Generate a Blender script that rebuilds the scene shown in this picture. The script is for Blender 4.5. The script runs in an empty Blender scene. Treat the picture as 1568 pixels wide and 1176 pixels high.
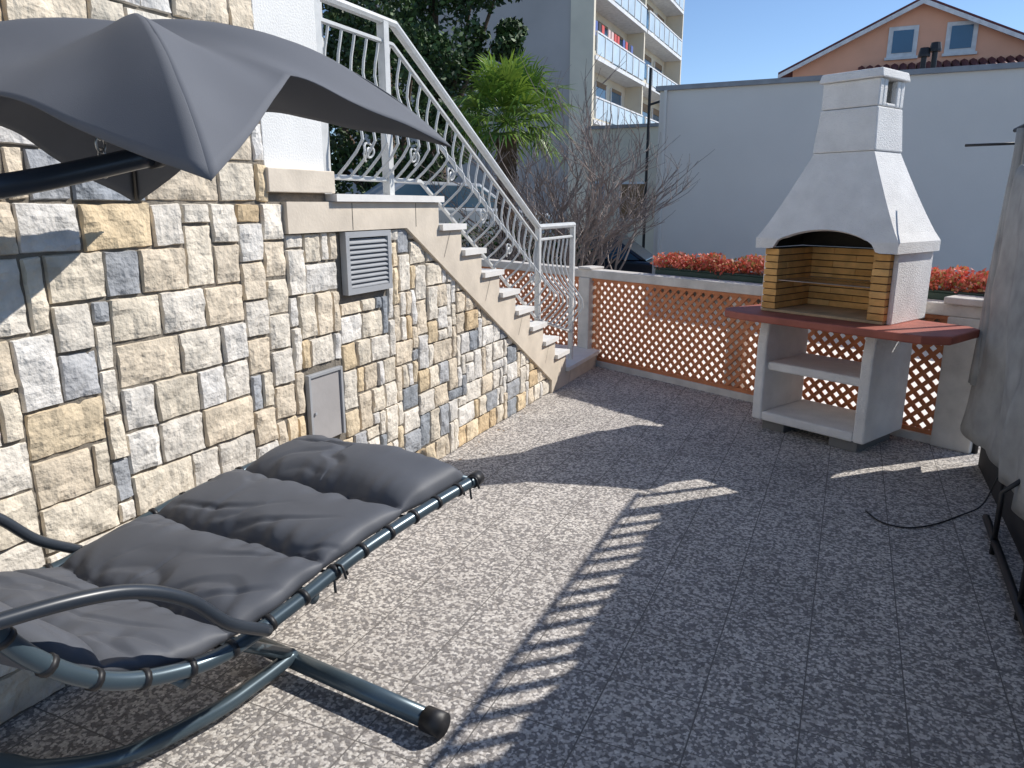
import bpy, bmesh, math, random
from mathutils import Vector, Matrix, noise
random.seed(7)
R = random.random
U = random.uniform
scene = bpy.context.scene

# ------------------------------------------------------------------ helpers
class MB:
    def __init__(s):
        s.v=[]; s.f=[]; s.m=[]; s.c=[]
    def add(s, vs, fs, mat=0, col=(1,1,1), M=None):
        o=len(s.v)
        for p in vs:
            p=Vector(p)
            if M is not None: p=M@p
            s.v.append(p)
        for f in fs:
            s.f.append([i+o for i in f]); s.m.append(mat); s.c.append(col)
    def box(s,x0,x1,y0,y1,z0,z1,mat=0,col=(1,1,1),M=None):
        vs=[(x0,y0,z0),(x1,y0,z0),(x1,y1,z0),(x0,y1,z0),(x0,y0,z1),(x1,y0,z1),(x1,y1,z1),(x0,y1,z1)]
        fs=[(0,3,2,1),(4,5,6,7),(0,1,5,4),(1,2,6,5),(2,3,7,6),(3,0,4,7)]
        s.add(vs,fs,mat,col,M)
    def prism(s,poly,z0,z1,mat=0,M=None,axis='z'):
        n=len(poly)
        def P(a,b,c):
            return (a,b,c) if axis=='z' else ((c,a,b) if axis=='x' else (a,c,b))
        vs=[P(a,b,z0) for a,b in poly]+[P(a,b,z1) for a,b in poly]
        fs=[list(range(n))[::-1], list(range(n,2*n))]
        for i in range(n):
            j=(i+1)%n
            fs.append((i,j,n+j,n+i))
        s.add(vs,fs,mat,(1,1,1),M)
    def tube(s,pts,r,n=8,mat=0,M=None,caps=True):
        pts=[Vector(p) for p in pts]
        k=len(pts)
        if k<2: return
        rs=r if isinstance(r,(list,tuple)) else [r]*k
        t0=(pts[1]-pts[0]).normalized()
        a=Vector((0,0,1)) if abs(t0.z)<0.9 else Vector((1,0,0))
        nrm=(a-t0*a.dot(t0)).normalized()
        vs=[];fs=[]
        for i in range(k):
            if i==0: t=t0
            elif i==k-1: t=(pts[i]-pts[i-1]).normalized()
            else:
                t=(pts[i+1]-pts[i-1])
                t=t.normalized() if t.length>1e-9 else t0
            nn=nrm-t*nrm.dot(t)
            if nn.length>1e-6: nrm=nn.normalized()
            b=t.cross(nrm)
            for j in range(n):
                an=2*math.pi*j/n
                vs.append(pts[i]+(nrm*math.cos(an)+b*math.sin(an))*rs[i])
        for i in range(k-1):
            for j in range(n):
                q=(j+1)%n
                fs.append((i*n+j,i*n+q,(i+1)*n+q,(i+1)*n+j))
        if caps:
            fs.append(list(range(n))[::-1]); fs.append([(k-1)*n+j for j in range(n)])
        s.add(vs,fs,mat,(1,1,1),M)
    def grid(s,P,mat=0,M=None,flip=False):
        a=len(P); b=len(P[0])
        vs=[p for row in P for p in row]; fs=[]
        for i in range(a-1):
            for j in range(b-1):
                q=(i*b+j,(i+1)*b+j,(i+1)*b+j+1,i*b+j+1)
                fs.append(q[::-1] if flip else q)
        s.add(vs,fs,mat,(1,1,1),M)
    def obj(s,name,mats,smooth=False,parent=None,bevel=0,colors=False,angle=None):
        me=bpy.data.meshes.new(name)
        me.from_pydata([tuple(p) for p in s.v],[],s.f)
        for m in mats: me.materials.append(m)
        me.polygons.foreach_set('material_index',s.m)
        me.polygons.foreach_set('use_smooth',[smooth]*len(s.f))
        if colors:
            at=me.color_attributes.new('Col','FLOAT_COLOR','CORNER')
            d=[]
            for f,c in zip(s.f,s.c):
                for _ in f: d+= [c[0],c[1],c[2],1.0]
            at.data.foreach_set('color',d)
        me.update()
        ob=bpy.data.objects.new(name,me)
        scene.collection.objects.link(ob)
        if parent is not None: ob.parent=parent
        if bevel>0:
            b=ob.modifiers.new('b','BEVEL'); b.width=bevel; b.segments=2; b.limit_method='ANGLE'; b.angle_limit=math.radians(50)
        return ob

def empty(name):
    e=bpy.data.objects.new(name,None); scene.collection.objects.link(e); e.empty_display_size=0.1
    return e

def smooth(pts,n=8):
    pts=[Vector(p) for p in pts]
    P=[pts[0]*2-pts[1]]+pts+[pts[-1]*2-pts[-2]]
    out=[]
    for i in range(1,len(P)-2):
        p0,p1,p2,p3=P[i-1],P[i],P[i+1],P[i+2]
        for k in range(n):
            t=k/n
            out.append(0.5*((2*p1)+(p2-p0)*t+(2*p0-5*p1+4*p2-p3)*t*t+(3*p1-p0-3*p2+p3)*t**3))
    out.append(pts[-1]); return out

def mat(name,col,rough=0.7,nscale=5.0,namt=0.25,bump=0.0,bscale=60.0,metal=0.0,col2=None,detail=4,attr=False,island=None,spec=None,translucent=0):
    m=bpy.data.materials.new(name); m.use_nodes=True
    nt=m.node_tree; N=nt.nodes; L=nt.links
    bs=N['Principled BSDF']; bs.inputs['Roughness'].default_value=rough; bs.inputs['Metallic'].default_value=metal
    if spec is not None: bs.inputs['Specular IOR Level'].default_value=spec
    tc=N.new('ShaderNodeTexCoord')
    no=N.new('ShaderNodeTexNoise'); no.inputs['Scale'].default_value=nscale; no.inputs['Detail'].default_value=detail
    L.new(tc.outputs['Object'],no.inputs['Vector'])
    mr=N.new('ShaderNodeMapRange'); mr.inputs['From Min'].default_value=0.3; mr.inputs['From Max'].default_value=0.7
    L.new(no.outputs['Fac'],mr.inputs['Value'])
    mx=N.new('ShaderNodeMix'); mx.data_type='RGBA'
    L.new(mr.outputs['Result'],mx.inputs['Factor'])
    if attr:
        at=N.new('ShaderNodeAttribute'); at.attribute_name='Col'
        m2=N.new('ShaderNodeMix'); m2.data_type='RGBA'; m2.blend_type='MULTIPLY'; m2.inputs['Factor'].default_value=1
        L.new(at.outputs['Color'],m2.inputs['A'])
        mx.inputs['A'].default_value=(1-namt,(1-namt)*.985,(1-namt)*.96,1); mx.inputs['B'].default_value=(1.08,1.06,1.03,1)
        L.new(mx.outputs['Result'],m2.inputs['B'])
        out=m2.outputs['Result']
    elif island:
        ge=N.new('ShaderNodeNewGeometry'); cr=N.new('ShaderNodeValToRGB')
        el=cr.color_ramp.elements
        el[0].color=(*island[0],1); el[1].color=(*island[-1],1)
        for i,c in enumerate(island[1:-1]):
            e=el.new((i+1)/(len(island)-1)); e.color=(*c,1)
        L.new(ge.outputs['Random Per Island'],cr.inputs['Fac'])
        m2=N.new('ShaderNodeMix'); m2.data_type='RGBA'; m2.blend_type='MULTIPLY'; m2.inputs['Factor'].default_value=1
        L.new(cr.outputs['Color'],m2.inputs['A'])
        mx.inputs['A'].default_value=(1-namt,1-namt,1-namt,1); mx.inputs['B'].default_value=(1.1,1.1,1.1,1)
        L.new(mx.outputs['Result'],m2.inputs['B'])
        out=m2.outputs['Result']
    else:
        c2=col2 if col2 else tuple(c*(1-namt) for c in col)
        mx.inputs['A'].default_value=(*c2,1); mx.inputs['B'].default_value=(*col,1)
        out=mx.outputs['Result']
    L.new(out,bs.inputs['Base Color'])
    if bump>0:
        n2=N.new('ShaderNodeTexNoise'); n2.inputs['Scale'].default_value=bscale; n2.inputs['Detail'].default_value=4
        L.new(tc.outputs['Object'],n2.inputs['Vector'])
        bp=N.new('ShaderNodeBump'); bp.inputs['Strength'].default_value=bump; bp.inputs['Distance'].default_value=0.01
        L.new(n2.outputs['Fac'],bp.inputs['Height']); L.new(bp.outputs['Normal'],bs.inputs['Normal'])
    if translucent>0:
        tr=N.new('ShaderNodeBsdfTranslucent'); L.new(out,tr.inputs['Color'])
        ms=N.new('ShaderNodeMixShader'); ms.inputs['Fac'].default_value=translucent
        L.new(bs.outputs[0],ms.inputs[1]); L.new(tr.outputs[0],ms.inputs[2])
        L.new(ms.outputs[0],N['Material Output'].inputs['Surface'])
    return m

# ------------------------------------------------------------------ materials
M_stone=mat('split_stone',(1,1,1),0.9,13,0.26,0.8,55,attr=True)
M_mortar=mat('mortar',(0.24,0.21,0.17),0.95,20,0.3,0.5,80)
M_stucco=mat('white_stucco',(0.84,0.83,0.80),0.9,6,0.08,0.35,120)
M_beige=mat('beige_slab',(0.76,0.66,0.53),0.75,7,0.2,0.15,70)
M_tread=mat('white_tread',(0.84,0.81,0.76),0.6,9,0.12,0.1,70)
M_rail=mat('railing_paint',(0.66,0.66,0.64),0.4,20,0.15,0.1,60)
M_vent=mat('vent_metal',(0.40,0.41,0.42),0.5,8,0.15)
M_dark=mat('dark_void',(0.02,0.02,0.02),0.9)
M_greypanel=mat('grey_panel',(0.42,0.40,0.39),0.6,6,0.15,0.1,30)
M_conc=mat('rough_concrete',(0.88,0.86,0.83),0.9,7,0.14,0.7,130)
M_conc2=mat('fence_concrete',(0.74,0.68,0.61),0.9,6,0.28,0.4,70)
M_brick=mat('fire_brick',(0.62,0.36,0.11),0.85,12,0.25,0.4,80,island=[(0.78,0.44,0.15),(0.66,0.35,0.11),(0.84,0.50,0.19)])
M_firefloor=mat('firebox_floor',(0.60,0.42,0.24),0.9,8,0.35,0.3,50)
M_joint=mat('brick_joint',(0.085,0.06,0.035),0.95)
M_soot=mat('soot',(0.07,0.06,0.05),0.95,6,0.4)
M_red=mat('terracotta_slab',(0.42,0.12,0.08),0.6,8,0.3,0.2,80)
M_latt=mat('lattice_wood',(0.66,0.24,0.10),0.65,12,0.25,0.2,60)
M_sheet=mat('added_diffuser',(0.98,0.95,0.90),0.9,3,0.08,translucent=0.8)  # for the added sheet that lets sunlight brighten the lattice holes
M_planter=mat('planter_plastic',(0.03,0.06,0.04),0.5)
M_flower=mat('red_leaves',(0.6,0.1,0.05),0.6,3,0.25,island=[(0.70,0.10,0.07),(0.85,0.22,0.13),(0.35,0.30,0.08),(0.78,0.13,0.10),(0.90,0.34,0.22)],translucent=0.25)
M_canopy=mat('canopy_fabric',(0.135,0.143,0.162),0.8,5,0.10,0.08,500,translucent=0.05)
M_cush=mat('cushion_fabric',(0.088,0.095,0.112),0.6,8,0.10,0.05,350)
M_tube=mat('coated_steel',(0.080,0.115,0.140),0.3,10,0.15,0,60,metal=0.35)
M_arm=mat('dark_coated_steel',(0.030,0.038,0.050),0.35,10,0.1)
M_black=mat('black_plastic',(0.018,0.018,0.02),0.5)
M_steel=mat('steel',(0.5,0.5,0.5),0.3,10,0.1,metal=0.9)
M_cloth=mat('screen_cloth',(0.42,0.42,0.41),0.9,7,0.35,0.3,160)
M_blackmesh=mat('shade_net',(0.05,0.05,0.055),0.9)
M_garage=mat('garage_render',(0.86,0.80,0.73),0.9,0.8,0.08,0.2,30)
M_coping=mat('coping',(0.35,0.36,0.38),0.6)
M_pink=mat('salmon_render',(0.95,0.50,0.33),0.9,2,0.08,0.1,30)
M_rooft=mat('maroon_tiles',(0.17,0.045,0.045),0.7,4,0.3,0.2,20)
M_white=mat('white_frame',(0.85,0.85,0.85),0.5)
M_glass=mat('window_glass',(0.05,0.14,0.24),0.12,0.7,0.3,spec=0.8)
M_apt=mat('apartment_render',(0.48,0.455,0.44),0.9,0.5,0.15)
M_aptc=mat('cream_render',(0.80,0.74,0.60),0.9,0.8,0.14)
M_balc=mat('balcony_panel',(0.60,0.72,0.80),0.3,1.0,0.2)
M_shut=mat('brown_shutter',(0.30,0.19,0.10),0.7)
M_asph=mat('asphalt',(0.20,0.195,0.19),0.9,4,0.2,0.4,60)
M_bark=mat('bark',(0.16,0.11,0.075),0.95,10,0.4,0.8,40)
M_twig=mat('twig',(0.32,0.26,0.23),0.9,10,0.35)
M_leafd=mat('evergreen_leaf',(0.03,0.07,0.02),0.6,1.2,0.55,island=[(0.02,0.045,0.015),(0.05,0.10,0.025),(0.10,0.18,0.04)])
M_palm=mat('palm_leaf',(0.08,0.18,0.03),0.4,3,0.3,island=[(0.13,0.25,0.035),(0.28,0.40,0.06),(0.06,0.16,0.03)],translucent=0.3)
M_car=mat('car_paint',(0.04,0.05,0.07),0.2,3,0.1,metal=0.4)
M_rubber=mat('tyre',(0.02,0.02,0.02),0.8)
M_dry=mat('dry_leaf',(0.25,0.15,0.07),0.8,5,0.3,island=[(0.30,0.18,0.08),(0.16,0.10,0.05),(0.40,0.22,0.10)])

# exposed aggregate tiles
def floor_mat():
    m=bpy.data.materials.new('aggregate_tiles'); m.use_nodes=True
    nt=m.node_tree;N=nt.nodes;L=nt.links;bs=N['Principled BSDF']; bs.inputs['Roughness'].default_value=0.8
    tc=N.new('ShaderNodeTexCoord')
    vo=N.new('ShaderNodeTexVoronoi'); vo.inputs['Scale'].default_value=98; vo.inputs['Randomness'].default_value=1
    wn=N.new('ShaderNodeTexNoise'); wn.inputs['Scale'].default_value=90; wn.inputs['Detail'].default_value=3
    L.new(tc.outputs['Object'],wn.inputs['Vector'])
    va=N.new('ShaderNodeVectorMath'); va.operation='MULTIPLY_ADD'
    L.new(wn.outputs['Color'],va.inputs[0]); va.inputs[1].default_value=(0.018,0.018,0.0); L.new(tc.outputs['Object'],va.inputs[2])
    L.new(va.outputs[0],vo.inputs['Vector'])
    sx=N.new('ShaderNodeSeparateColor'); L.new(vo.outputs['Color'],sx.inputs[0])
    cr=N.new('ShaderNodeValToRGB'); e=cr.color_ramp.elements
    e[0].position=0.0;e[0].color=(0.26,0.242,0.232,1); e[1].position=1.0;e[1].color=(0.86,0.81,0.74,1)
    a=e.new(0.42);a.color=(0.34,0.315,0.295,1); b=e.new(0.58);b.color=(0.66,0.61,0.555,1)
    L.new(sx.outputs[0],cr.inputs['Fac'])
    cr2=N.new('ShaderNodeValToRGB'); e=cr2.color_ramp.elements
    e[0].position=0.35;e[0].color=(1,1,1,1); e[1].position=0.8;e[1].color=(0.70,0.68,0.66,1)
    L.new(vo.outputs['Distance'],cr2.inputs['Fac'])
    mul=N.new('ShaderNodeMix'); mul.data_type='RGBA'; mul.blend_type='MULTIPLY'; mul.inputs['Factor'].default_value=1
    L.new(cr.outputs['Color'],mul.inputs['A']); L.new(cr2.outputs['Color'],mul.inputs['B'])
    st=N.new('ShaderNodeTexNoise'); st.inputs['Scale'].default_value=1.9; st.inputs['Detail'].default_value=7; st.inputs['Roughness'].default_value=0.65
    L.new(tc.outputs['Object'],st.inputs['Vector'])
    sr=N.new('ShaderNodeMapRange'); sr.inputs['From Min'].default_value=0.3; sr.inputs['From Max'].default_value=0.7; sr.inputs['To Min'].default_value=0.78; sr.inputs['To Max'].default_value=1.08
    L.new(st.outputs['Fac'],sr.inputs['Value'])
    m3=N.new('ShaderNodeVectorMath'); m3.operation='SCALE'; L.new(mul.outputs['Result'],m3.inputs[0]); L.new(sr.outputs['Result'],m3.inputs['Scale'])
    br=N.new('ShaderNodeTexBrick'); br.offset=0.0; br.squash=1.0
    br.inputs['Scale'].default_value=1.0; br.inputs['Brick Width'].default_value=0.30; br.inputs['Row Height'].default_value=0.30
    br.inputs['Mortar Size'].default_value=0.0026; br.inputs['Mortar Smooth'].default_value=0.3
    br.inputs['Color1'].default_value=(1,1,1,1); br.inputs['Color2'].default_value=(0.92,0.92,0.93,1)
    L.new(tc.outputs['Object'],br.inputs['Vector'])
    m5=N.new('ShaderNodeMix'); m5.data_type='RGBA'; m5.blend_type='MULTIPLY'; m5.inputs['Factor'].default_value=1
    L.new(m3.outputs[0],m5.inputs['A']); L.new(br.outputs['Color'],m5.inputs['B'])
    m4=N.new('ShaderNodeMix'); m4.data_type='RGBA'
    L.new(br.outputs['Fac'],m4.inputs['Factor']); L.new(m5.outputs['Result'],m4.inputs['A']); m4.inputs['B'].default_value=(0.17,0.155,0.14,1)
    L.new(m4.outputs['Result'],bs.inputs['Base Color'])
    bp=N.new('ShaderNodeBump'); bp.inputs['Strength'].default_value=0.35; bp.inputs['Distance'].default_value=0.003; bp.invert=True
    ad=N.new('ShaderNodeMath'); ad.operation='ADD'; L.new(vo.outputs['Distance'],ad.inputs[0]); L.new(br.outputs['Fac'],ad.inputs[1])
    L.new(ad.outputs[0],bp.inputs['Height']); L.new(bp.outputs['Normal'],bs.inputs['Normal'])
    return m
M_floor=floor_mat()

# ------------------------------------------------------------------ ground + terrace
g=MB(); g.add([(-300,-300,-0.5),(300,-300,-0.5),(300,300,-0.5),(-300,300,-0.5)],[(0,1,2,3)])
g.obj('ground',[M_asph])
t=MB(); t.prism([(-3.4,-3.0),(1.05,-3.0),(1.05,5.35),(-2.25,7.0),(-3.4,7.57)],-0.49,0.0)
t.obj('terrace_floor',[M_floor])

# ------------------------------------------------------------------ stone cladding
cream=[(0.83,0.75,0.62),(0.79,0.69,0.55),(0.85,0.79,0.69),(0.76,0.66,0.52),(0.82,0.77,0.69)]
greyb=[(0.42,0.44,0.47),(0.54,0.55,0.57),(0.34,0.37,0.41)]
ochre=[(0.78,0.63,0.42),(0.80,0.67,0.48),(0.70,0.54,0.34)]
white=[(0.84,0.81,0.76),(0.78,0.76,0.73)]
def pick(region):
    r=R()
    if region=='L':
        c=random.choice(cream) if r<0.66 else random.choice(white) if r<0.84 else random.choice(greyb) if r<0.955 else random.choice(ochre)
    else:
        c=random.choice(cream) if r<0.58 else random.choice(white) if r<0.77 else random.choice(greyb) if r<0.85 else random.choice(ochre)
    k=U(0.88,1.06)
    return tuple(x*k for x in c)
def stone(mb,y0,y1,z0,z1,region):
    col=pick(region); g_=0.0045
    y0+=g_*U(0.6,1.4); y1-=g_*U(0.6,1.4); z0+=g_*U(0.6,1.4); z1-=g_*U(0.6,1.4)
    nu=max(3,int((y1-y0)/0.018)); nv=max(3,int((z1-z0)/0.018))
    xb=-2.228; pro=U(0.008,0.017)
    us=[0,0.004]+[0.004+(y1-y0-0.008)*i/nu for i in range(1,nu)]+[y1-y0-0.004,y1-y0]
    vs_=[0,0.004]+[0.004+(z1-z0-0.008)*i/nv for i in range(1,nv)]+[z1-z0-0.004,z1-z0]
    off=Vector((R()*50,R()*50,R()*50))
    jx=[U(-0.004,0.004) for _ in range(4)]
    P=[]
    A=len(us);B=len(vs_)
    for i,u in enumerate(us):
        row=[]
        for j,v in enumerate(vs_):
            edge=(i in(0,A-1)) or (j in(0,B-1))
            yy=y0+u; zz=z0+v
            fu=u/(y1-y0); fv=v/(z1-z0)
            yy+=(jx[0]*(1-fv)+jx[1]*fv)*0.8+0.0022*noise.noise(Vector((zz*30,fu*2,7))+off); zz+=(jx[2]*(1-fu)+jx[3]*fu)*0.8+0.0022*noise.noise(Vector((yy*30,fv*2,1))+off)
            if edge: x=xb
            else:
                d=noise.noise(Vector((yy*14,zz*14,0))+off)*0.010+noise.noise(Vector((yy*40,zz*40,3))+off)*0.006
                m=min(fu,1-fu,fv*1.0,1-fv)
                x=xb+pro+d+0.005*min(1,m*5)
                x=min(x,-2.197)
            row.append((x,yy,zz))
        P.append(row)
    vs=[p for r_ in P for p in r_]; fs=[]
    for i in range(A-1):
        for j in range(B-1):
            fs.append((i*B+j,(i+1)*B+j,(i+1)*B+j+1,i*B+j+1))
    mb.add(vs,fs,0,col)
def pack(mb,ya,yb,za,zb,un,uz,sizes,region,masks=()):
    nx=round((yb-ya)/un); nz=round((zb-za)/uz)
    un=(yb-ya)/nx; uz=(zb-za)/nz
    occ=[[False]*nz for _ in range(nx)]
    for (m0,m1,n0,n1) in masks:
        for i in range(nx):
            for j in range(nz):
                if ya+(i+1)*un>m0+0.01 and ya+i*un<m1-0.01 and za+(j+1)*uz>n0+0.01 and za+j*uz<n1-0.01: occ[i][j]=True
    for j in range(nz):
        for i in range(nx):
            if occ[i][j]: continue
            opts=[]
            for (w,h,p) in sizes:
                if i+w<=nx and j+h<=nz and not any(occ[a][b] for a in range(i,i+w) for b in range(j,j+h)):
                    opts.append((w,h,p))
            if not opts: opts=[(1,1,1)]
            tot=sum(o[2] for o in opts); r=R()*tot
            for w,h,p in opts:
                r-=p
                if r<=0: break
            for a in range(i,i+w):
                for b in range(j,j+h): occ[a][b]=True
            stone(mb,ya+i*un,ya+(i+w)*un,za+j*uz,za+(j+h)*uz,region)
    return
sizesL=[(3,2,5),(4,2,4),(2,2,4),(2,3,0.7),(3,3,0.3),(5,2,0.8),(1,1,0.02),(1,2,0.5),(2,1,0.03),(1,3,0.1),(3,1,.03)]
sizesR=[(2,2,4),(3,2,3),(1,2,2.5),(2,3,1.5),(1,3,0.8),(2,1,0.6),(3,1,0.3),(1,1,0.15),(4,2,1.5)]
vent=(2.88,3.26,1.125,1.425); hatch=(2.57,2.82,0.45,0.79)
mbL=MB()
pack(mbL,-1.4,2.50,0.0,1.56,0.066,0.078,sizesL,'L')
pack(mbL,-1.4,2.42,1.56,3.51,0.066,0.078,sizesL,'L')
mbR=MB()
pack(mbR,2.50,5.62,0.0,1.43,0.058,0.068,sizesR,'R',(vent,hatch))
house=empty('stone_clad_house')
mbL.obj('stone_cladding',[M_stone],parent=house,colors=True)
obR=mbR.obj('stair_stone_cladding',[M_stone],colors=True)
bm=bmesh.new(); bm.from_mesh(obR.data)
nrm=Vector((0,0.607,1)).normalized()
bmesh.ops.bisect_plane(bm,geom=bm.verts[:]+bm.edges[:]+bm.faces[:],plane_co=(0,3.43,1.435),plane_no=nrm,clear_outer=True)
bm.to_mesh(obR.data); bm.free()
w=MB()
w.box(-9,-2.226,-3.0,2.42,-0.49,4.2,0)
w.box(-9,-2.225,2.42,2.80,1.69,4.2,1)
w.box(-9,-2.226,2.42,2.80,-0.49,1.69,0)
w.box(-2.225,-2.19,2.40,2.83,1.602,1.70,2)
w.obj('walls',[M_mortar,M_stucco,M_beige],parent=house,bevel=0.004)

# ------------------------------------------------------------------ stairs
stairs=empty('stone_stairs')
obR.parent=stairs
s=MB()
rise=0.16; run=0.27; y0=3.77
s.box(-3.3,-2.245,2.80,y0,-0.49,1.56,0)
s.prism([(2.80,0.0),(5.62,0.0),(5.62,0.10),(3.45,1.42),(2.80,1.42)],-2.243,-2.2255,3,axis='x')
for k in range(9):
    zt=1.44-rise*k; a=y0+run*k; b=a+run
    if k==8: b=6.9
    s.box(-3.3,-2.262,a+0.001*k,b,-0.49,zt-0.036,0)
    s.box(-3.32,-2.165,a-0.0,b+0.022,zt-0.034,zt,1)
s.box(-3.32,-2.165,2.805,y0+0.022,1.566,1.60,1)
prof=[(2.50,1.43),(3.43,1.43),(5.60,0.113),(5.60,0.0),(6.9,0.0),(6.9,0.124)]
for k in range(8,-1,-1):
    zt=1.44-rise*k-0.036; a=y0+run*k
    b=6.9 if k==8 else a+run
    if k<8: prof.append((b,zt))
    prof.append((a,zt))
prof+= [(y0,1.564),(2.50,1.564)]
s.prism(prof,-2.224,-2.193,0,axis='x')
ob=s.obj('steps',[M_beige,M_tread,M_tread,M_mortar],parent=stairs)
j=MB()
for yy in (2.95,3.52):
    j.box(-2.1935,-2.1915,yy,yy+0.004,1.435,1.56,0)
for k in range(0,9,2):
    a=y0+run*k+0.13; zt=1.44-rise*k-0.04
    j.add([(-2.191,a,zt),(-2.191,a+0.004,zt),(-2.191,a-0.075,zt-0.15),(-2.191,a-0.079,zt-0.15)],[(0,1,2,3)],0)
j.obj('slab_joints',[M_mortar],parent=stairs)

# vent
v=MB()
ya,yb,za,zb=vent; X=-2.185
v.box(-2.22,X-0.03,ya+.01,yb-.01,za+.01,zb-.01,1)
v.box(-2.22,X,ya,ya+.028,za,zb);v.box(-2.22,X,yb-.028,yb,za,zb)
v.box(-2.22,X,ya+.028,yb-.028,za,za+.028);v.box(-2.22,X,ya+.028,yb-.028,zb-.028,zb)
for i in range(10):
    z=za+.036+i*0.0235
    v.add([(X-.026,ya+.028,z+.018),(X-.026,yb-.028,z+.018),(X-.003,yb-.028,z),(X-.003,ya+.028,z),(X-.026,ya+.028,z+.012),(X-.026,yb-.028,z+.012),(X-.003,yb-.028,z-.006),(X-.003,ya+.028,z-.006)],[(0,1,2,3)[::-1],(4,5,6,7),(3,2,6,7)])
v.obj('wall_vent',[M_vent,M_dark])
h=MB(); ya,yb,za,zb=hatch
h.box(-2.222,-2.198,ya,ya+.016,za,zb,1);h.box(-2.222,-2.198,yb-.016,yb,za,zb,1);h.box(-2.222,-2.198,ya+.016,yb-.016,zb-.016,zb,1)
h.box(-2.222,-2.208,ya+.018,yb-.018,za,zb-.018,0); h.tube([(-2.207,ya+.04,0.6),(-2.199,ya+.04,0.6)],0.008,8,1)
h.obj('utility_hatch',[M_greypanel,M_vent],bevel=0.002)

# ------------------------------------------------------------------ stair railing
r=MB(); xr=-2.28
def topz(y):
    if y<3.5: return 2.46
    if y<5.48: return 2.46-(y-3.5)*0.545
    return 1.38
def basez(y):
    if y<3.72: return 1.68
    if y<5.48: return 1.68-(y-3.72)*0.585
    return 0.64-(y-5.48)*.27
r.tube([(xr,2.80,2.46),(xr,3.5,2.46),(xr,5.48,1.38),(xr,6.30,1.38)],0.024,8)
r.tube([(xr,2.80,2.36),(xr,3.48,2.36),(xr,5.46,1.28),(xr,6.28,1.28)],0.013,6)
r.tube([(xr,2.80,1.68),(xr,3.72,1.68),(xr,5.48,0.64),(xr,6.28,0.42)],0.013,6)
for y in (2.86,3.40):
    r.box(xr-.022,xr+.022,y-.022,y+.022,1.60,topz(y))
r.tube([(-2.42,3.02,1.6),(-2.42,3.02,4.2)],0.05,16)
for y in (5.48,6.28):
    r.box(xr-.02,xr+.02,y-.02,y+.02,0.16,topz(y))
def baluster(y,bulge=0.10,wy=0.0):
    zt=topz(y)-0.10; zb=basez(y); H=zt-zb
    pts=[]
    for i in range(13):
        f=i/12
        b=bulge*math.exp(-((f-0.28)/0.2)**2)-0.02*math.exp(-((f-0.75)/0.15)**2)
        if i==0: b=0
        pts.append((xr+b,y+wy*math.sin(f*math.pi*2),zb+H*f))
    r.tube(pts,0.0075,5)
y=2.96
while y<6.25:
    baluster(y,0.15,0.02); y+=0.10
def scroll(yc,zc,rad,dir=1,turns=1.5):
    pts=[]
    for i in range(24):
        f=i/23; an=f*turns*2*math.pi-1.2
        rr=rad*(1-0.72*f)
        pts.append((xr+0.13-0.3*abs(rr*math.sin(an)),yc+dir*rr*math.cos(an),zc+rr*math.sin(an)))
    r.tube(pts,0.0055,5)
y=3.06;k=0
while y<5.4:
    scroll(y,basez(y)+0.12,0.050,1 if k%2 else -1); y+=0.40;k+=1
r.obj('stair_railing',[M_rail],smooth=False)

# ------------------------------------------------------------------ lattice fence
FA=math.radians(-26.5)
F=Matrix.Translation((-2.33,6.89,0))@Matrix.Rotation(FA,4,'Z')
fence=empty('lattice_fence')
c=MB()
c.box(-1.9,3.50,-0.04,0.12,0.86,0.94,0,M=F)
c.box(-1.9,3.30,-0.03,0.10,-0.02,0.055,0,M=F)
for X in (-1.9,-0.08,1.62):
    c.box(X,X+0.15,(-0.055 if X<1 else 0.012),0.13,0.056,(0.859 if X>1 else 0.86),0,M=F)
c.box(-0.09,0.08,-0.06,0.14,0.94,0.965,0,M=F)
c.box(3.30,3.54,-0.06,0.16,0.0,0.86,0,M=F)
c.box(3.27,3.60,-0.08,0.19,0.941,0.985,0,M=F)
c.obj('concrete_frame',[M_conc2],parent=fence,bevel=0.008)
l=MB()
def lattice(s0,s1,z0,z1,M):
    p=0.088; wd=0.0142
    for sgn,yo in ((1,0.0),(-1,0.010)):
        cc=-4.0
        while cc<6:
            if sgn>0: a=max(s0,cc); b=min(s1,cc+(z1-z0))
            else: a=max(s0,cc-(z1-z0)); b=min(s1,cc)
            if b-a>0.01:
                za=z0+sgn*(a-cc); zb=z0+sgn*(b-cc)
                d=Vector((b-a,0,zb-za)).normalized(); n=Vector((-d.z,0,d.x))*wd
                A=Vector((a,yo,za));B=Vector((b,yo,zb)); T=Vector((0,0.009,0))
                vs=[A-n,B-n,B+n,A+n]; vs=vs+[q+T for q in vs]
                l.add(vs,[(0,1,2,3),(7,6,5,4),(0,4,5,1),(1,5,6,2),(2,6,7,3),(3,7,4,0)],0,M=M)
            cc+=p
lattice(0.07,3.30,0.06,0.86,F)
lattice(-1.75,-0.08,0.06,0.86,F)
for (a,b) in ((0.07,3.30),(-1.75,-0.08)):
    l.box(a,b,-0.012,-0.002,0.055,0.085,0,M=F); l.box(a,b,-0.012,-0.002,0.832,0.862,0,M=F)
l.obj('lattice_panel',[M_latt],parent=fence)
b=MB(); b.add([(-1.75,.118,.05),(3.3,.118,.05),(3.3,.118,.859),(-1.75,.118,.859)],[(0,1,2,3)],0,M=F)  # added translucent sheet: brightens the lattice holes, keeps sun dapples off the floor
b.obj('added_diffuser',[M_sheet],parent=fence)

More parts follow.
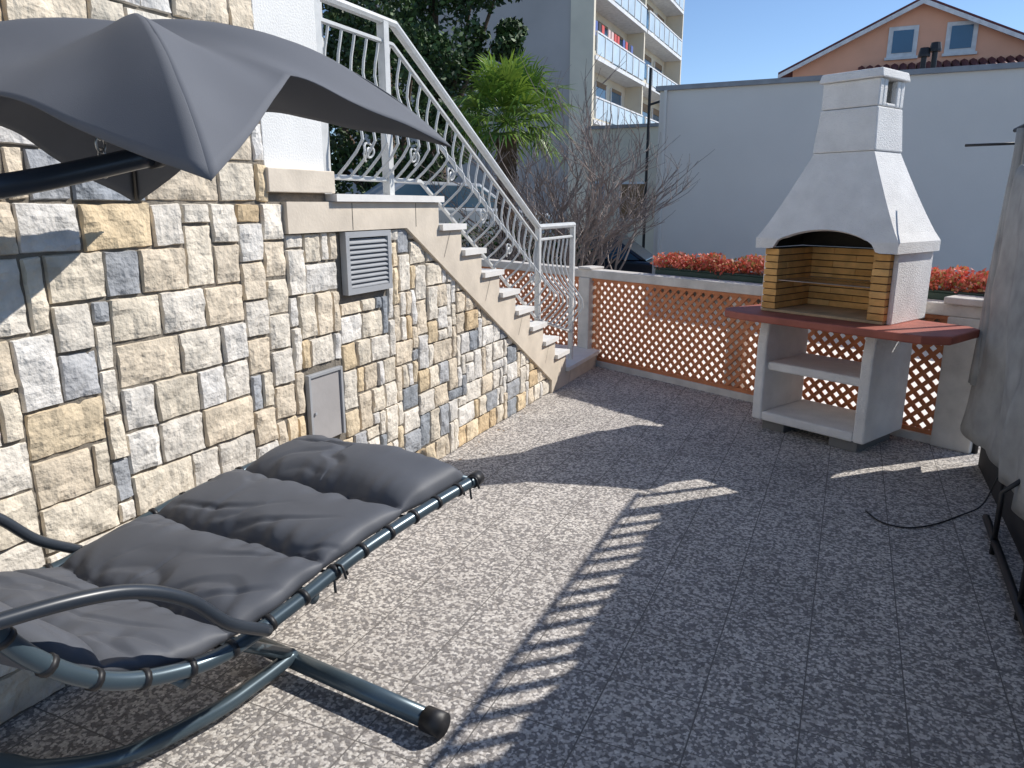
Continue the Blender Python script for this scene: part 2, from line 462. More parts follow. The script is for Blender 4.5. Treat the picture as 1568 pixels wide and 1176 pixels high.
def leaves(mb,c,rad,n,size,mat=0,shell=0.5,M=None,up=0.0):
    for _ in range(n):
        while True:
            d=Vector((U(-1,1),U(-1,1),U(-1,1)))
            if 0.02<d.length<=1: break
        d=d.normalized()*(shell+(1-shell)*R()**0.7)
        p=Vector((c[0]+d.x*rad[0],c[1]+d.y*rad[1],c[2]+d.z*rad[2]))
        a=Vector((U(-1,1),U(-1,1),U(-1,1)+up)).normalized()
        q=a.orthogonal().normalized(); q=Matrix.Rotation(R()*6.28,3,a)@q
        s_=size*U(0.6,1.3)
        mb.add([p-q*s_*.28,p+a*s_*.5,p+q*s_*.28,p-a*s_*.5],[(0,1,2,3)],mat,M=M)
for (a,b_) in ((0.72,2.08),(2.12,3.62)):
    fb=empty('flower_box')
    p=MB(); p.prism([(a,0.14),(b_,0.14),(b_,0.36),(a,0.36)],0.74,0.985,0,M=F)
    p.box(a-.01,b_+.01,0.13,0.37,0.985,1.0,0,M=F)
    p.obj('planter',[M_planter],parent=fb,bevel=0.008)
    q=MB(); n=int((b_-a)*16)
    for i in range(n):
        cx=a+0.03+(b_-a-0.06)*i/(n-1)
        leaves(q,(cx,0.25+U(-.05,.05),1.045+U(-.03,.04)),(0.10,0.14,0.08),210,0.036,0,0.3,M=F,up=0.6)
    q.obj('red_foliage',[M_flower],parent=fb)
# dry leaves / debris blown against the kerb and wall
dl=MB()
for i in range(46):
    if i<26:
        X=U(0.1,3.2); p=F@Vector((X,-0.05-abs(random.gauss(0,.09)),0.004))
    else:
        p=Vector((-2.19+abs(random.gauss(0,.07)),U(2.3,5.5),0.004))
    a=R()*6.28; s_=U(.007,.017)
    dl.add([p+Vector((math.cos(a)*s_,math.sin(a)*s_,.001)),p+Vector((-math.sin(a)*s_*.5,math.cos(a)*s_*.5,.005)),p-Vector((math.cos(a)*s_,math.sin(a)*s_,-.001)),p+Vector((math.sin(a)*s_*.5,-math.cos(a)*s_*.5,.002))],[(0,1,2,3)])
dl.obj('dry_leaves',[M_dry])

# ------------------------------------------------------------------ barbecue
B=Matrix.Translation((-0.53,5.29,0))@Matrix.Rotation(FA,4,'Z')
bbq=empty('masonry_barbecue')
s=MB()
def side(x0,x1):
    s.prism([(0.0,0.07),(0.0,0.62),(0.03,0.79),(0.53,0.79),(0.55,0.62),(0.55,0.07)][::-1],x0,x1,0,M=B,axis='x')
side(-0.01,0.065); side(0.725,0.80)
s.box(0.066,0.724,0.0,0.55,0.07,0.135,0,M=B)
s.box(0.066,0.724,0.03,0.53,0.43,0.49,0,M=B)
s.obj('stand',[M_conc],parent=bbq,bevel=0.014)
s=MB(); s.box(0.05,0.22,0.05,0.5,0.0,0.069,0,M=B); s.box(0.56,0.75,0.03,0.5,0.0,0.069,0,M=B)
s.obj('feet',[M_asph],parent=bbq,bevel=0.006)
s=MB()
s.prism([(-0.25,-0.06),(-0.17,-0.17),(0.0,-0.20),(1.14,-0.20),(1.26,-0.10),(1.26,0.30),(1.18,0.38),(0.84,0.42),(-0.04,0.42),(-0.20,0.30)],0.792,0.842,0,M=B)
s.obj('table_slab',[M_red],parent=bbq,bevel=0.01)
s=MB()
s.box(-0.03,-0.002,0.04,0.52,0.842,1.268,0,M=B); s.box(0.832,0.862,0.04,0.52,0.842,1.268,0,M=B); s.box(0.0,0.83,0.49,0.52,0.842,1.268,0,M=B)
s.obj('firebox_shell',[M_conc],parent=bbq,bevel=0.006)
s=MB()
rows=9; hh=(1.268-0.862)/rows
s.box(0.004,0.092,0.012,0.47,0.862,1.266,1,M=B); s.box(0.738,0.826,0.012,0.47,0.862,1.266,1,M=B); s.box(0.09,0.74,0.43,0.485,0.862,1.266,1,M=B)
s.box(0.0,0.83,0.0,0.49,0.844,0.8615,2,M=B)
for i in range(rows):
    z0=0.862+hh*i+0.003; z1=0.862+hh*(i+1)-0.003
    for (xa,xb) in ((0.0,0.10),(0.73,0.83)):
        ys=[-0.003,0.225,0.45] if i%2 else [0.0,0.12,0.34,0.45]
        for a_,b_ in zip(ys[:-1],ys[1:]):
            s.box(xa+U(-.002,.002),xb+U(-.003,.003),a_+0.0012,b_-0.0012,z0,z1,0,M=B)
    xs=[0.10,0.42,0.73] if i%2 else [0.10,0.26,0.58,0.73]
    for a_,b_ in zip(xs[:-1],xs[1:]):
        s.box(a_+.0008,b_-.0008,0.42+U(0,.003),0.46,z0,z1,0,M=B)
s.obj('fire_bricks',[M_brick,M_joint,M_firefloor],parent=bbq,bevel=0.003)
# hood
s=MB()
hx0,hx1,hy0,hy1=-0.055,0.885,-0.04,0.54
cx0,cx1,cy0,cy1=0.215,0.605,0.12,0.47
def at(z):
    if z<=1.335: return 0.0
    return ((z-1.335)/(1.87-1.335))**0.88
def hoodpt(px,py,z):
    k=at(z)
    x0=hx0+(cx0-hx0)*k; x1=hx1+(cx1-hx1)*k; yy0=hy0+(cy0-hy0)*k; yy1=hy1+(cy1-hy1)*k
    return (x0+(x1-x0)*px, yy0+(yy1-yy0)*py, z)
def arch(px):
    X=hx0+(hx1-hx0)*px; q=(X-0.415)/0.34
    return 1.27+(0.13*math.sqrt(1-q*q) if abs(q)<1 else 0)
cols=[]
per=[(i/36,0) for i in range(37)]+[(1,i/4) for i in range(1,5)]+[(1-i/8,1) for i in range(1,9)]+[(0,1-i/4) for i in range(1,5)]
for (px,py) in per:
    zb=arch(px) if py==0 else 1.27
    zs=[zb+(1.335-zb)*i/2 for i in range(2)] if zb<1.33 else [zb,zb+0.002]
    st=max(1.335,zb+0.004)
    zs+= [st+(1.87-st)*i/10 for i in range(11)]
    cols.append([hoodpt(px,py,z) for z in zs])
s.grid(cols,0,M=B)
hd=s.obj('hood',[M_conc,M_soot],parent=bbq)
bmm=bmesh.new(); bmm.from_mesh(hd.data); bmesh.ops.remove_doubles(bmm,verts=bmm.verts,dist=0.0005); bmesh.ops.recalc_face_normals(bmm,faces=bmm.faces); bmm.to_mesh(hd.data); bmm.free()
so=hd.modifiers.new('s','SOLIDIFY'); so.thickness=0.03; so.offset=-1; so.material_offset=1; so.material_offset_rim=0
s=MB()
def frus(x0,x1,ya,yb,z0,z1,t,mat=0):
    vs=[(x0,ya,z0),(x1,ya,z0),(x1,yb,z0),(x0,yb,z0),(x0+t,ya+t,z1),(x1-t,ya+t,z1),(x1-t,yb-t,z1),(x0+t,yb-t,z1)]
    s.add(vs,[(0,3,2,1),(4,5,6,7),(0,1,5,4),(1,2,6,5),(2,3,7,6),(3,0,4,7)],mat,M=B)
frus(0.207,0.613,0.112,0.478,1.872,2.13,0.02)
a0,a1,b0,b1=0.228,0.592,0.133,0.457
for (xa,xb,ya_,yb_) in ((a0,a1,b0,b0+.05),(a0,a1,b1-.05,b1)):
    s.box(xa,xb,ya_,yb_,2.133,2.29,0,M=B)
for xa in (a0,a1-.04):
    s.box(xa,xa+.04,b0+.051,b0+.10,2.133,2.29,0,M=B); s.box(xa,xa+.04,b1-.10,b1-.051,2.133,2.29,0,M=B)
    s.box(xa,xa+.04,b0+.101,b1-.101,2.133,2.155,0,M=B)
s.box(a0+.10,a1-.10,b0+.06,b1-.06,2.133,2.29,1,M=B)
frus(a0-.022,a1+.022,b0-.022,b1+.022,2.291,2.345,0.012)
s.obj('chimney',[M_conc,M_soot],parent=bbq,bevel=0.008)
s=MB()
for i in range(22):
    x=0.11+0.61*i/21; s.tube([(x,0.02,1.06),(x,0.42,1.06)],0.002,4,M=B)
s.tube([(0.09,0.02,1.06),(0.74,0.02,1.06)],0.004,5,M=B); s.tube([(0.09,0.42,1.06),(0.74,0.42,1.06)],0.004,5,M=B)
s.obj('grill_rack',[M_steel],parent=bbq)

# ------------------------------------------------------------------ lounger
lg=empty('canopy_sun_lounger')
prof=[(2.17,.60),(1.9,.585),(1.6,.555),(1.35,.505),(1.15,.48),(1.0,.51),(.87,.574),(.76,.684),(.68,.82),(.62,.98),(.55,1.15)]
def nearpt(y,z): return Vector((-1.14-(2.17-y)*0.16,y,z))
near=smooth([nearpt(*p) for p in prof],12)
cum=[0]
for i in range(1,len(near)): cum.append(cum[-1]+(near[i]-near[i-1]).length)
Ltot=cum[-1]
def along(sv):
    sv=max(0,min(Ltot-1e-5,sv))
    for i in range(1,len(cum)):
        if cum[i]>=sv:
            f=(sv-cum[i-1])/(cum[i]-cum[i-1]); return near[i-1].lerp(near[i],f),(near[i]-near[i-1]).normalized()
WV=Vector((-0.80,0.07,0))
t=MB()
t.tube(near,0.020,12,0); t.tube([p+WV for p in near],0.020,12,0)
for sv in (0.02,0.75,1.15,Ltot-0.03):
    p,_=along(sv); p=p-Vector((0,0,0.03 if sv>0.1 else 0))
    t.tube([p,p+WV],0.018,10,0)
for P0 in (near[0],near[0]+WV):
    t.tube([P0+Vector((0,0.03,0.0)),P0-Vector((0,0.02,0))],0.025,12,1)
arm=smooth([nearpt(1.26,.49)+Vector((.02,0,0)),nearpt(1.13,.585)+Vector((.05,0,0)),nearpt(1.04,.69)+Vector((.05,0,0)),nearpt(.93,.765)+Vector((.05,0,0)),nearpt(.80,.805)+Vector((.05,0,0)),nearpt(.6,.83)+Vector((.04,0,0))],8)
t.tube(arm,0.016,10,2)
t.tube([p+WV+Vector((-0.06,0.03,0)) for p in arm],0.016,10,2)
t.tube([(-1.78,1.70,0.055),(-0.99,1.62,0.045)],0.030,14,0)
t.tube([(-1.03,1.624,0.045),(-0.965,1.617,0.045)],0.038,14,1)
base=smooth([(-1.58,1.68,.075),(-1.60,1.52,.06),(-1.63,1.36,.05),(-1.72,1.14,.045),(-1.88,1.01,.045),(-2.05,.95,.045),(-2.14,.7,.05),(-2.15,.3,.12),(-2.12,-.15,.55),(-2.05,-.2,1.1),(-1.9,.2,1.42),(-1.72,.6,1.53),(-1.55,.94,1.585),(-1.5,1.26,1.66)],8)
nb_=len(base)//2
t.tube(base[:nb_+1],0.025,12,0); t.tube(base[nb_:],0.024,12,2)
t.tube([(-1.5,1.255,1.658),(-1.499,1.285,1.664)],0.028,12,1)
t.tube([(-1.585,1.68,.07),(-1.58,1.45,.25),(-1.66,1.20,.455)],0.020,10,0)
sv=0.10
while sv<Ltot-0.1:
    for O in (Vector((0,0,0)),WV):
        p,d=along(sv); p=p+O
        t.tube([p-d*.007,p+d*.007],0.024,10,1)
        w_=WV.normalized()*(1 if O.length<.1 else -1)
        t.tube([p,p+w_*0.075+Vector((0,0,-.012))],0.005,5,1)
    sv+=0.115
for sv in [0.80+0.11*i for i in range(9)]:
    p,_=along(sv)
    t.tube([p+Vector((0,0,-.01)),p+WV*0.5+Vector((0,0,-.05)),p+WV+Vector((0,0,-.01))],0.004,5,1)
for sv in (0.03,0.67):
    p,d=along(sv)
    for k in range(5):
        a=k*1.3
        t.tube(smooth([p+Vector((0,0,.02)),p+Vector((.02*math.cos(a)+.005,.025*math.sin(a),.02-.01*k)),p+Vector((.028*math.cos(a)+.01,.035*math.sin(a),-.015-.008*k))],4),0.004,5,1)
t.obj('frame',[M_tube,M_black,M_arm],smooth=True,parent=lg)
# mattress : padded panels
SEAMS=[-0.02,0.34,0.68,1.00,1.33,1.66,2.2]
def seg_of(sv):
    for i in range(len(SEAMS)-1):
        if sv<SEAMS[i+1]: return i,(sv-SEAMS[i])/(SEAMS[i+1]-SEAMS[i])
    return len(SEAMS)-2,1.0
def mat_h(sv,w):
    svs=sv+0.030*noise.noise(Vector((w*2.2,3.3,0)))+0.014*noise.noise(Vector((w*7,1.3,0)))
    i,f=seg_of(svs)
    puff=(1-abs(2*f-1)**3.0)**0.60 if 0<=f<=1 else 0
    ed=max(0,1-abs(2*w-1)**6)**0.5
    amp=(0.090,0.066,0.060,0.056,0.06,0.06,0.06)[i]
    h=0.014+amp*puff*ed
    ns=math.exp(-(min(f,1-f)/0.20)**2)
    h+=0.016*noise.noise(Vector((w*15+i*7+sv*3,sv*4,i*3.1)))*ns*ed*(0.4+puff)
    h+=0.020*noise.noise(Vector((w*2.4+i*5,sv*4,1.7)))*ed*puff
    # irregular soft creases, masked so they come and go
    mk=max(0,min(1,0.5+2.2*noise.noise(Vector((w*2.0+i*3,sv*3.5,55.0)))))
    for (fx,fy,am,ph) in ((1.2,6.5,0.013,9.0),(3.2,4.0,0.008,29.0)):
        v_=noise.noise(Vector((w*fx+sv*1.5+i*4,sv*fy-w*2.5,ph)))
        h-=am*mk*max(0,1-abs(v_)*8.0)*ed*puff
    return h
m=MB(); NS=340; NW=120
top=[];bot=[]
for a in range(NS+1):
    sv=(Ltot-0.02)*a/NS
    p,d=along(sv); n=WV.normalized().cross(d).normalized()
    if n.z<0 and d.z<0.9: n=-n
    if abs(d.z)>0.8: n=Vector((0.0,0.98,0.2)).normalized() if n.y<0 else n
    rt=[];rb=[]
    i_,f=seg_of(sv)
    pinch=0.014*(1-math.sin(math.pi*min(1,max(0,f)))**0.5)
    for b_ in range(NW+1):
        w=b_/NW; ww=0.035+pinch+(0.93-2*pinch)*w + 0.010*noise.noise(Vector((sv*11,w*0.5+ (4 if w>.5 else 0),2)))
        q=p+WV*ww
        sag=-0.02*math.sin(math.pi*w)
        hh=mat_h(sv,w)
        endf=min(1,(sv/0.05))**0.5 if sv<0.05 else 1
        rt.append(q+n*(hh*endf+sag+0.005)); rb.append(q+n*(-0.022*max(0,1-abs(2*w-1)**4)+sag+0.004-0.02*math.sin(math.pi*w)))
    top.append(rt);bot.append(rb)
m.grid(top,0,flip=False); m.grid(bot,0,flip=True)
m.grid([[top[i][0],bot[i][0]] for i in range(NS+1)],0); m.grid([[top[i][-1],bot[i][-1]] for i in range(NS+1)],0)
m.grid([[top[0][j_],bot[0][j_]] for j_ in range(NW+1)],0)
ob=m.obj('mattress',[M_cush],smooth=True,parent=lg)
bmm=bmesh.new(); bmm.from_mesh(ob.data); bmesh.ops.remove_doubles(bmm,verts=bmm.verts,dist=0.0005); bmesh.ops.recalc_face_normals(bmm,faces=bmm.faces); bmm.to_mesh(ob.data); bmm.free()
# canopy
apex=Vector((-1.52,1.25,1.945))
cor=[Vector((-.98,1.76,1.70)),Vector((-.96,.92,1.59)),Vector((-2.12,.66,1.60)),Vector((-2.13,1.72,1.555))]
m=MB()
for ci in range(4):
    A=cor[ci];Bc=cor[(ci+1)%4]; NT=36; NR=28
    rows_=[]
    for a in range(NT+1):
        th=a/NT; e=A.lerp(Bc,th)
        mid=(apex-e); mid.z=0
        pull=(1-abs(2*th-1)**1.2)
        e=e+mid*(0.16 if ci==3 else 0.27)*pull+Vector((0,0,0.175*pull))
        row=[]
        for b_ in range(NR+1):
            rr=b_/NR
            q=apex.lerp(e,rr)
            ridge=0.100*(1-pull)+0.030*pull
            q.z+=4*rr*(1-rr)*ridge
            q.z-=0.026*(math.sin(math.pi*rr))*math.sin(math.pi*th)**2
            q.z+=0.008*noise.noise(Vector((q.x*7,q.y*7,ci)))*rr
            # slack folds running from apex to the hem
            q.z+=0.006*math.sin(th*19+ci)*rr**2*math.sin(math.pi*th)
            row.append(q)
        rows_.append(row)
    m.grid(rows_,0)
ob=m.obj('canopy',[M_canopy],smooth=True,parent=lg)
so=ob.modifiers.new('s','SOLIDIFY'); so.thickness=0.003
m=MB()
for C in cor:
    pts=[]
    for i in range(9):
        rr=i/8*0.97; q=apex.lerp(C,rr); q.z+=4*rr*(1-rr)*0.100-0.012; pts.append(q)
    m.tube(pts,0.006,6,0)
m.tube([apex-Vector((0,0,.01)),(-1.5,1.24,1.66)],0.012,8,0)
def link(c,axis,rx=0.011,rz=0.018):
    pts=[]
    for i in range(13):
        an=2*math.pi*i/12
        pts.append(Vector(c)+Vector(axis)*rx*math.cos(an)+Vector((0,0,rz*math.sin(an))))
    m.tube(pts,0.0028,5,1)
for i in range(5):
    link((-1.535,1.165,1.735-0.027*i),(1,0,0) if i%2 else (0,1,0))
m.obj('canopy_ribs',[M_black,M_steel],smooth=True,parent=lg)

# ------------------------------------------------------------------ privacy screen (right side)
ps=empty('privacy_screen')
m=MB()
ytop=5.06
P=[]
NY=420
for i in range(NY+1):
    y=0.3+(ytop-0.3)*i/NY
    row=[]
    for jz in range(22):
        f=jz/21; z=0.22+(1.75-0.22)*f
        ph=3.0*noise.noise(Vector((y*1.2,f*1.5,0)))
        x=0.80+0.018*math.sin(y*15+ph)*(1-0.5*f)+0.04*noise.noise(Vector((y*2.2,f*2.5,5)))+0.012*noise.noise(Vector((y*9,f*7,8)))
        if jz==21: z+=0.012*math.sin(y*44)
        if y>4.5: x-= (y-4.5)*0.16*(1-f)**0.8
        z+=(1-f)*0.08*noise.noise(Vector((y*1.7,0,3)))
        row.append((x,y,z))
    P.append(row)
m.grid(P,0)
ob=m.obj('cloth',[M_cloth],smooth=True,parent=ps)
so=ob.modifiers.new('s','SOLIDIFY'); so.thickness=0.006
m=MB()
m.box(0.835,0.842,0.3,5.05,0.0,0.55,1)
m.tube([(0.80,0.3,1.975),(0.80,5.32,1.975)],0.013,8,0)
y=0.35
while y<5.05:
    k_=U(-.012,.012)
    m.box(0.797,0.803,y-.028+k_,y+.028+k_,1.74,1.965,2); y+=0.14
for y in (0.9,2.6,4.3,5.30):
    m.tube([(0.845,y,0),(0.845,y,2.0)],0.02,8,0)
m.tube([(0.845,0.3,0.95),(0.845,5.30,0.95)],0.012,6,0)
m.tube([(0.70,2.3,0.06),(0.73,4.0,0.06)],0.018,8,0)
for y in (2.5,3.1,3.7): m.tube([(0.72,y,0.0),(0.72,y,0.30),(0.83,y,0.42)],0.012,6,0)
m.tube([(0.83,5.30,1.90),(0.56,5.36,1.90)],0.008,8,0)
for k in range(9):
    a=k*0.7
    pts=[]
    for i in range(14):
        f=i/13; rr=0.012+0.045*abs(f-0.12)**0.6*(1 if f>0.12 else 0.5)
        z=1.96-1.45*f
        pts.append((0.80+rr*math.cos(a+f*1.5),5.02+rr*math.sin(a+f*1.5)*1.4,z))
    m.tube(pts,[0.022+0.012*f_/13 for f_ in range(14)],7,2)
m.obj('posts_and_ties',[M_black,M_blackmesh,M_cloth],parent=ps,smooth=True)
cb=MB()
cb.tube(smooth([(0.20,3.98,.006),(0.27,3.86,.006),(0.38,3.84,.006),(0.50,3.93,.006),(0.64,4.12,.006),(0.74,4.20,.05),(0.79,4.22,.2)],8),0.004,6)
cb.obj('power_cable',[M_black],smooth=True)

# ------------------------------------------------------------------ buildings behind
m=MB(); m.box(-3.45,14,14,22,-0.5,3.56,0); m.box(-3.52,14.1,13.94,22.1,3.56,3.64,1)
m.box(-3.36,-3.31,13.93,13.99,-0.5,3.56,2)
gb=m.obj('garage_building',[M_garage,M_coping,M_garage])
ph=empty('pink_house')
m=MB()
m.prism([(-2.4,-0.5),(4.9,-0.5),(4.9,5.95),(1.26,7.66),(-2.4,5.95)],28,38,0,axis='y')
m.obj('walls',[M_pink],parent=ph)
m=MB()
for sgn in (-1,1):
    x1=1.26+sgn*4.1; z1=7.80-4.1*0.469
    vs=[(1.26,27.7,7.80),(x1,27.7,z1),(x1,38.3,z1),(1.26,38.3,7.80)]
    vs+= [(a,b_,c_-.12) for a,b_,c_ in vs]
    m.add(vs,[(0,1,2,3),(4,5,6,7),(0,1,5,4),(1,2,6,5),(2,3,7,6),(3,0,4,7)],0)
    vs=[(1.26,27.66,7.72),(x1,27.66,z1-.08),(x1,27.66,z1-.2),(1.26,27.66,7.58)]
    m.add(vs+[(a,b_+.03,c_) for a,b_,c_ in vs],[(0,1,2,3),(0,1,5,4),(3,2,6,7)],1)
for i in range(48):
    x=-0.3+i*0.24
    m.tube([(x,25.0,4.85),(x,28.0,5.85)],0.11,6,0)
m.box(-0.35,11.2,25.1,27.99,2.0,4.8,2)
m.obj('roof',[M_rooft,M_white,M_pink],parent=ph)
m=MB()
for xc in (0.81,2.42):
    m.box(xc-.42,xc+.42,27.95,28.05,6.13,7.03,0); m.box(xc-.29,xc+.29,27.93,27.96,6.25,6.91,1)
    m.box(xc-.47,xc+.47,27.90,27.99,6.05,6.13,0)
m.obj('windows',[M_white,M_glass],parent=ph)
m=MB()
for (x,hh) in ((1.10,5.55),(1.32,5.65)):
    m.tube([(x,21,3.5),(x,21,hh-.6)],0.06,10); m.tube([(x,21,hh-.6),(x,21,hh-.55),(x,21,hh-.4)],[0.13,0.13,0.10],10)
m.obj('chimney_flue',[M_black])
# apartment block
ap=empty('apartment_building')
m=MB(); m.box(-26,-12.6,34,52,-0.5,17,0); m.box(-12.6,-11.5,33.9,34.15,-0.5,17,1)
m.box(-12.6,-11.5,51.9,52.1,-0.5,17,1); m.box(-12.6,-11.6,42.9,43.1,-0.5,17,1)
m.box(-12.62,-12.58,34.2,51.8,-0.5,17,1)
m.obj('walls',[M_apt,M_aptc],parent=ap)
m=MB()
for i in range(6):
    z=-0.15+2.78*i
    if z>0.1:
        m.box(-12.58,-11.45,34.16,42.88,z-.18,z,0); m.box(-12.58,-11.45,43.12,51.88,z-.18,z,0)
    for (a,b_) in ((34.3,42.7),(43.3,51.7)):
        if i>0:
            m.box(-11.50,-11.46,a,b_,z+.08,z+.95,1); m.box(-11.53,-11.43,a,b_,z+.97,z+1.04,0)
            k=a
            while k<b_: m.box(-11.455,-11.43,k,k+.06,z,z+.97,0); k+=1.2
        for (wa,wb,z0,z1) in ((a+.6,a+2.2,z+.05,z+2.2),(a+3.2,a+4.8,z+.9,z+2.2),(a+5.8,a+7.6,z+.05,z+2.2)):
            m.box(-12.575,-12.52,wa,wb,z0,z1,2); m.box(-12.57,-12.5,wa-.08,wa,z0,z1,0); m.box(-12.57,-12.5,wb,wb+.08,z0,z1,0)
            m.box(-12.57,-12.49,wa,wb,z1-.5*R()-.1,z1,3)
m.obj('balconies',[M_white,M_balc,M_glass,M_shut],parent=ap)
m=MB()
lc=[(0.6,0.1,0.1),(0.8,0.8,0.8),(0.1,0.15,0.4),(0.7,0.5,0.5),(0.05,0.05,0.06)]
for i in range(14):
    y=34.8+i*0.5; z=8.19+1.6
    if i%5!=3: m.box(-11.75,-11.72,y,y+.36,z-U(.5,.9),z,0,col=random.choice(lc))
M_laun=mat('laundry_cloth',(1,1,1),0.9,4,0.1,attr=True)
m.obj('laundry',[M_laun],parent=ap,colors=True)
m=MB(); m.box(-8.2,-4.6,24,28,-0.5,3.95,0); m.box(-8.3,-4.5,23.9,28.1,3.95,4.05,1)
m.box(-7.12,-6.18,23.93,23.99,1.05,2.28,2); m.box(-7.05,-6.25,23.90,23.94,1.12,2.21,3)
for i in range(14): m.box(-7.05,-6.25,23.885,23.90,1.14+i*.077,1.19+i*.077,3)
m.box(-8.0,-7.6,23.95,23.99,1.6,2.3,2); m.box(-7.95,-7.65,23.93,23.95,1.65,2.25,4)
m.obj('cream_outbuilding',[M_aptc,M_coping,M_white,M_shut,M_glass])
m=MB(); m.tube([(-5.2,20,-.5),(-5.2,20,5.0)],0.04,8); m.tube([(-5.2,20,4.1),(-4.6,20,4.25)],0.03,6); m.box(-4.75,-4.45,19.9,20.1,4.15,4.3)
m.obj('street_lamp',[M_black])

# ------------------------------------------------------------------ vegetation
def tree(name,base,h,clumps,n,size,seed):
    random.seed(seed)
    e=empty(name); m=MB()
    bx,by,bz=base
    m.tube(smooth([(bx,by,bz),(bx+.1,by,bz+h*.3),(bx-.1,by+.1,bz+h*.6),(bx,by,bz+h*.9)],6),[0.24-0.009*i for i in range(19)],8)
    for (c,rd) in clumps:
        m.tube(smooth([(bx,by,bz+h*.35),((bx+c[0])/2,(by+c[1])/2,(bz+h*.35+c[2])/2-.1),c],5),[0.10-0.008*i for i in range(11)],6)
    m.obj('trunk',[M_bark],parent=e,smooth=True)
    q=MB()
    for (c,rd) in clumps:
        sub=9
        for _ in range(sub):
            d=Vector((U(-1,1),U(-1,1),U(-1,1))).normalized()*U(.4,1.0)
            cc=(c[0]+d.x*rd,c[1]+d.y*rd,c[2]+d.z*rd*.8)
            leaves(q,cc,(rd*.45,rd*.45,rd*.38),n//(sub*len(clumps)),size,0,0.35)
    q.obj('foliage',[M_leafd],parent=e)
cl=[((-10.6,18,6.2),1.3),((-9.3,18.2,7.2),1.2),((-11.5,18,7.6),1.3),((-10.2,17.8,8.8),1.3),((-12.2,18,5.4),1.2),((-9.0,18.4,5.6),0.9),((-8.2,18.6,8.6),1.0),((-12.6,18,9.2),1.2),((-10.2,18,4.6),1.2),((-13.6,18,7.2),1.3)]
tree('evergreen_tree',(-10.5,18,-.5),9,cl,22000,0.17,3)
cl=[((-9.3,14,3.2),1.0),((-8.4,13.6,4.4),0.9),((-10.2,14,4.6),1.0),((-9.4,13.8,5.6),0.9),((-11.2,14,3.4),1.1),((-7.6,13.4,3.0),.7),((-8.6,13.6,2.2),.9),((-10.2,13.8,2.2),1.0),((-11.6,14,5.0),1.1),((-12.4,14,3.8),1.1)]
tree('evergreen_tree',(-9.3,14,-.5),5.5,cl,21000,0.13,5)
random.seed(11)
hg=MB()
for i in range(30):
    leaves(hg,(-10.0+i*0.2,11.7+U(-.2,.2),0.55+U(-.1,.2)),(0.5,0.5,0.7),260,0.09,0,0.5)
hg.obj('hedge',[M_leafd])
# palm
pe=empty('palm_tree'); m=MB()
pc=Vector((-5.35,11.5,2.85))
m.tube([(-5.40,11.5,-.5),(-5.37,11.5,1.2),(-5.35,11.5,2.7)],[0.14,0.15,0.17],10)
for i in range(260):
    a=R()*6.28; z=U(0.0,2.7); p=Vector((-5.37+.15*math.cos(a),11.5+.15*math.sin(a),z))
    m.tube([p,p+Vector((math.cos(a)*.06,math.sin(a)*.06,U(-.15,.1)))],0.012,3)
m.obj('trunk',[M_bark],parent=pe)
m=MB()
for i in range(52):
    az=i*2.399+U(-.2,.2); el=math.radians(82-115*(i/52)**0.9)
    d=Vector((math.cos(az)*math.cos(el),math.sin(az)*math.cos(el),math.sin(el)))
    Lp=U(.45,.75); hub=pc+d*Lp
    m.tube([pc,pc+d*Lp*.5+Vector((0,0,.02)),hub],0.010,4)
    sd=d.cross(Vector((0,0,1))).normalized(); upn=sd.cross(d).normalized()
    nb=19
    for k in range(nb):
        an=math.radians(-95+190*k/(nb-1)); bl=U(.50,.76)*(1-.3*abs(an)/1.8)
        bd=(d*math.cos(an)+sd*math.sin(an)).normalized()
        w_=bd.cross(upn).normalized()*0.021
        mid=hub+bd*bl*.55+upn*.03; tip=hub+bd*bl+Vector((0,0,-U(.05,.25)))
        m.add([hub-w_*.3,mid-w_,tip,mid+w_,hub+w_*.3],[(0,1,3,4),(1,2,3)],0)
m.obj('fronds',[M_palm],parent=pe)
# bare shrub
random.seed(21)
def shrub(name,c,h,spread,nst,depth=4):
    m=MB()
    def br(p,d,L,r,dep):
        pts=[p]; q=p.copy(); dd=d.copy()
        for i in range(4):
            dd=(dd+Vector((U(-.22,.22),U(-.22,.22),U(-.08,.16)))).normalized(); q=q+dd*L/4; pts.append(q.copy())
        m.tube(pts,[r,r*.85,r*.7,r*.6,r*.5],4,caps=False)
        if dep>0:
            for k in range(random.choice((2,3,3,4))):
                i=random.choice((1,2,3,4)); nd=(dd+Vector((U(-.9,.9),U(-.9,.9),U(-.2,.7)))).normalized()
                br(pts[i],nd,L*U(.5,.8),max(r*.6,.005),dep-1)
    for i in range(nst):
        a=R()*6.28; d=Vector((math.cos(a)*spread,math.sin(a)*spread,1)).normalized()
        br(Vector(c)+Vector((U(-.3,.3),U(-.2,.2),0)),d,h*U(.35,.5),0.03,depth)
    m.obj(name,[M_twig])
shrub('bare_shrub',(-4.0,10.8,-.4),3.6,0.6,18)
shrub('bare_shrub',(-5.0,10.4,-.4),2.4,0.5,12,3)
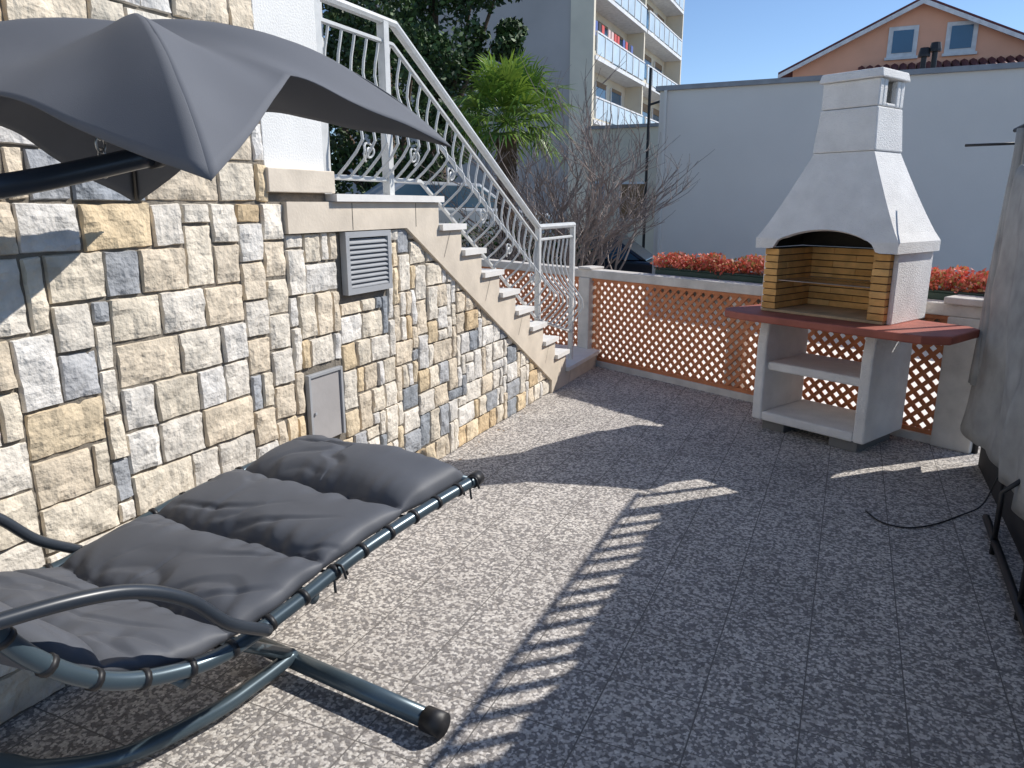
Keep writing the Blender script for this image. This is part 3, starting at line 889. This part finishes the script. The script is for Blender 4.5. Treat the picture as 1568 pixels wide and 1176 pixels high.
# car
def car(name,loc,rot,mt):
    e=empty(name); M=Matrix.Translation(loc)@Matrix.Rotation(rot,4,'Z')
    m=MB()
    m.prism([(-2.1,.3),(2.1,.3),(2.15,.6),(2.0,.82),(1.1,.93),(-1.9,.98),(-2.12,.8)],-.85,.85,0,M=M,axis='y')
    m.prism([(1.15,.93),(.45,1.40),(-1.1,1.44),(-1.85,.975)],-.70,.70,0,M=M,axis='y')
    m.obj('body',[mt],parent=e,bevel=.05)
    m=MB()
    for s_ in (-1,1):
        m.prism([(1.0,.95),(.42,1.34),(-1.05,1.37),(-1.65,.99)],s_*.701,s_*.712,0,M=M,axis='y')
    m.obj('windows',[M_glass],parent=e)
    m=MB()
    for x in (-1.3,1.35):
        for s_ in (-1,1):
            m.tube([M@Vector((x,s_*.70,.32)),M@Vector((x,s_*.88,.32))],.32,20,0); m.tube([M@Vector((x,s_*.87,.32)),M@Vector((x,s_*.89,.32))],.19,12,1)
    m.obj('wheels',[M_rubber,M_steel],parent=e)
car('parked_car',(-5.0,15.5,-.5),0.1,M_car)
car('parked_car',(-7.4,13.0,.55),0.9,mat('car_silver',(0.55,0.57,0.6),.3,3,.1,metal=.3))
rt_=MB(); rt_.box(-14,-6.2,11.9,14.6,-0.49,0.548); rt_.obj('raised_parking',[M_asph])

# ------------------------------------------------------------------ light, sky, camera
sd=Vector((0.567,0.515,0.643)).normalized()
sun=bpy.data.lights.new('sun','SUN'); sun.energy=5.0; sun.angle=math.radians(0.5); sun.color=(1.0,0.96,0.90)
so=bpy.data.objects.new('sun',sun); so.rotation_euler=sd.to_track_quat('Z','Y').to_euler(); scene.collection.objects.link(so)
wd=bpy.data.worlds.new('World'); scene.world=wd; wd.use_nodes=True
N=wd.node_tree.nodes; L=wd.node_tree.links
sk=N.new('ShaderNodeTexSky'); sk.sky_type='NISHITA'; sk.sun_disc=False
sk.sun_elevation=math.radians(40); sk.sun_rotation=math.radians(48); sk.altitude=600; sk.air_density=0.85; sk.dust_density=0.0; sk.ozone_density=3.5
L.new(sk.outputs[0],N['Background'].inputs['Color']); N['Background'].inputs['Strength'].default_value=0.15
cam=bpy.data.cameras.new('camera'); co=bpy.data.objects.new('camera',cam); scene.collection.objects.link(co)
cam.sensor_width=36; cam.lens=25.71; cam.clip_start=0.05; cam.clip_end=1000
co.location=(0,0,1.55); co.rotation_euler=(math.radians(90-13.75),0,math.radians(24.6))
scene.camera=co
scene.view_settings.view_transform='Standard'; scene.view_settings.look='None'; scene.view_settings.exposure=0
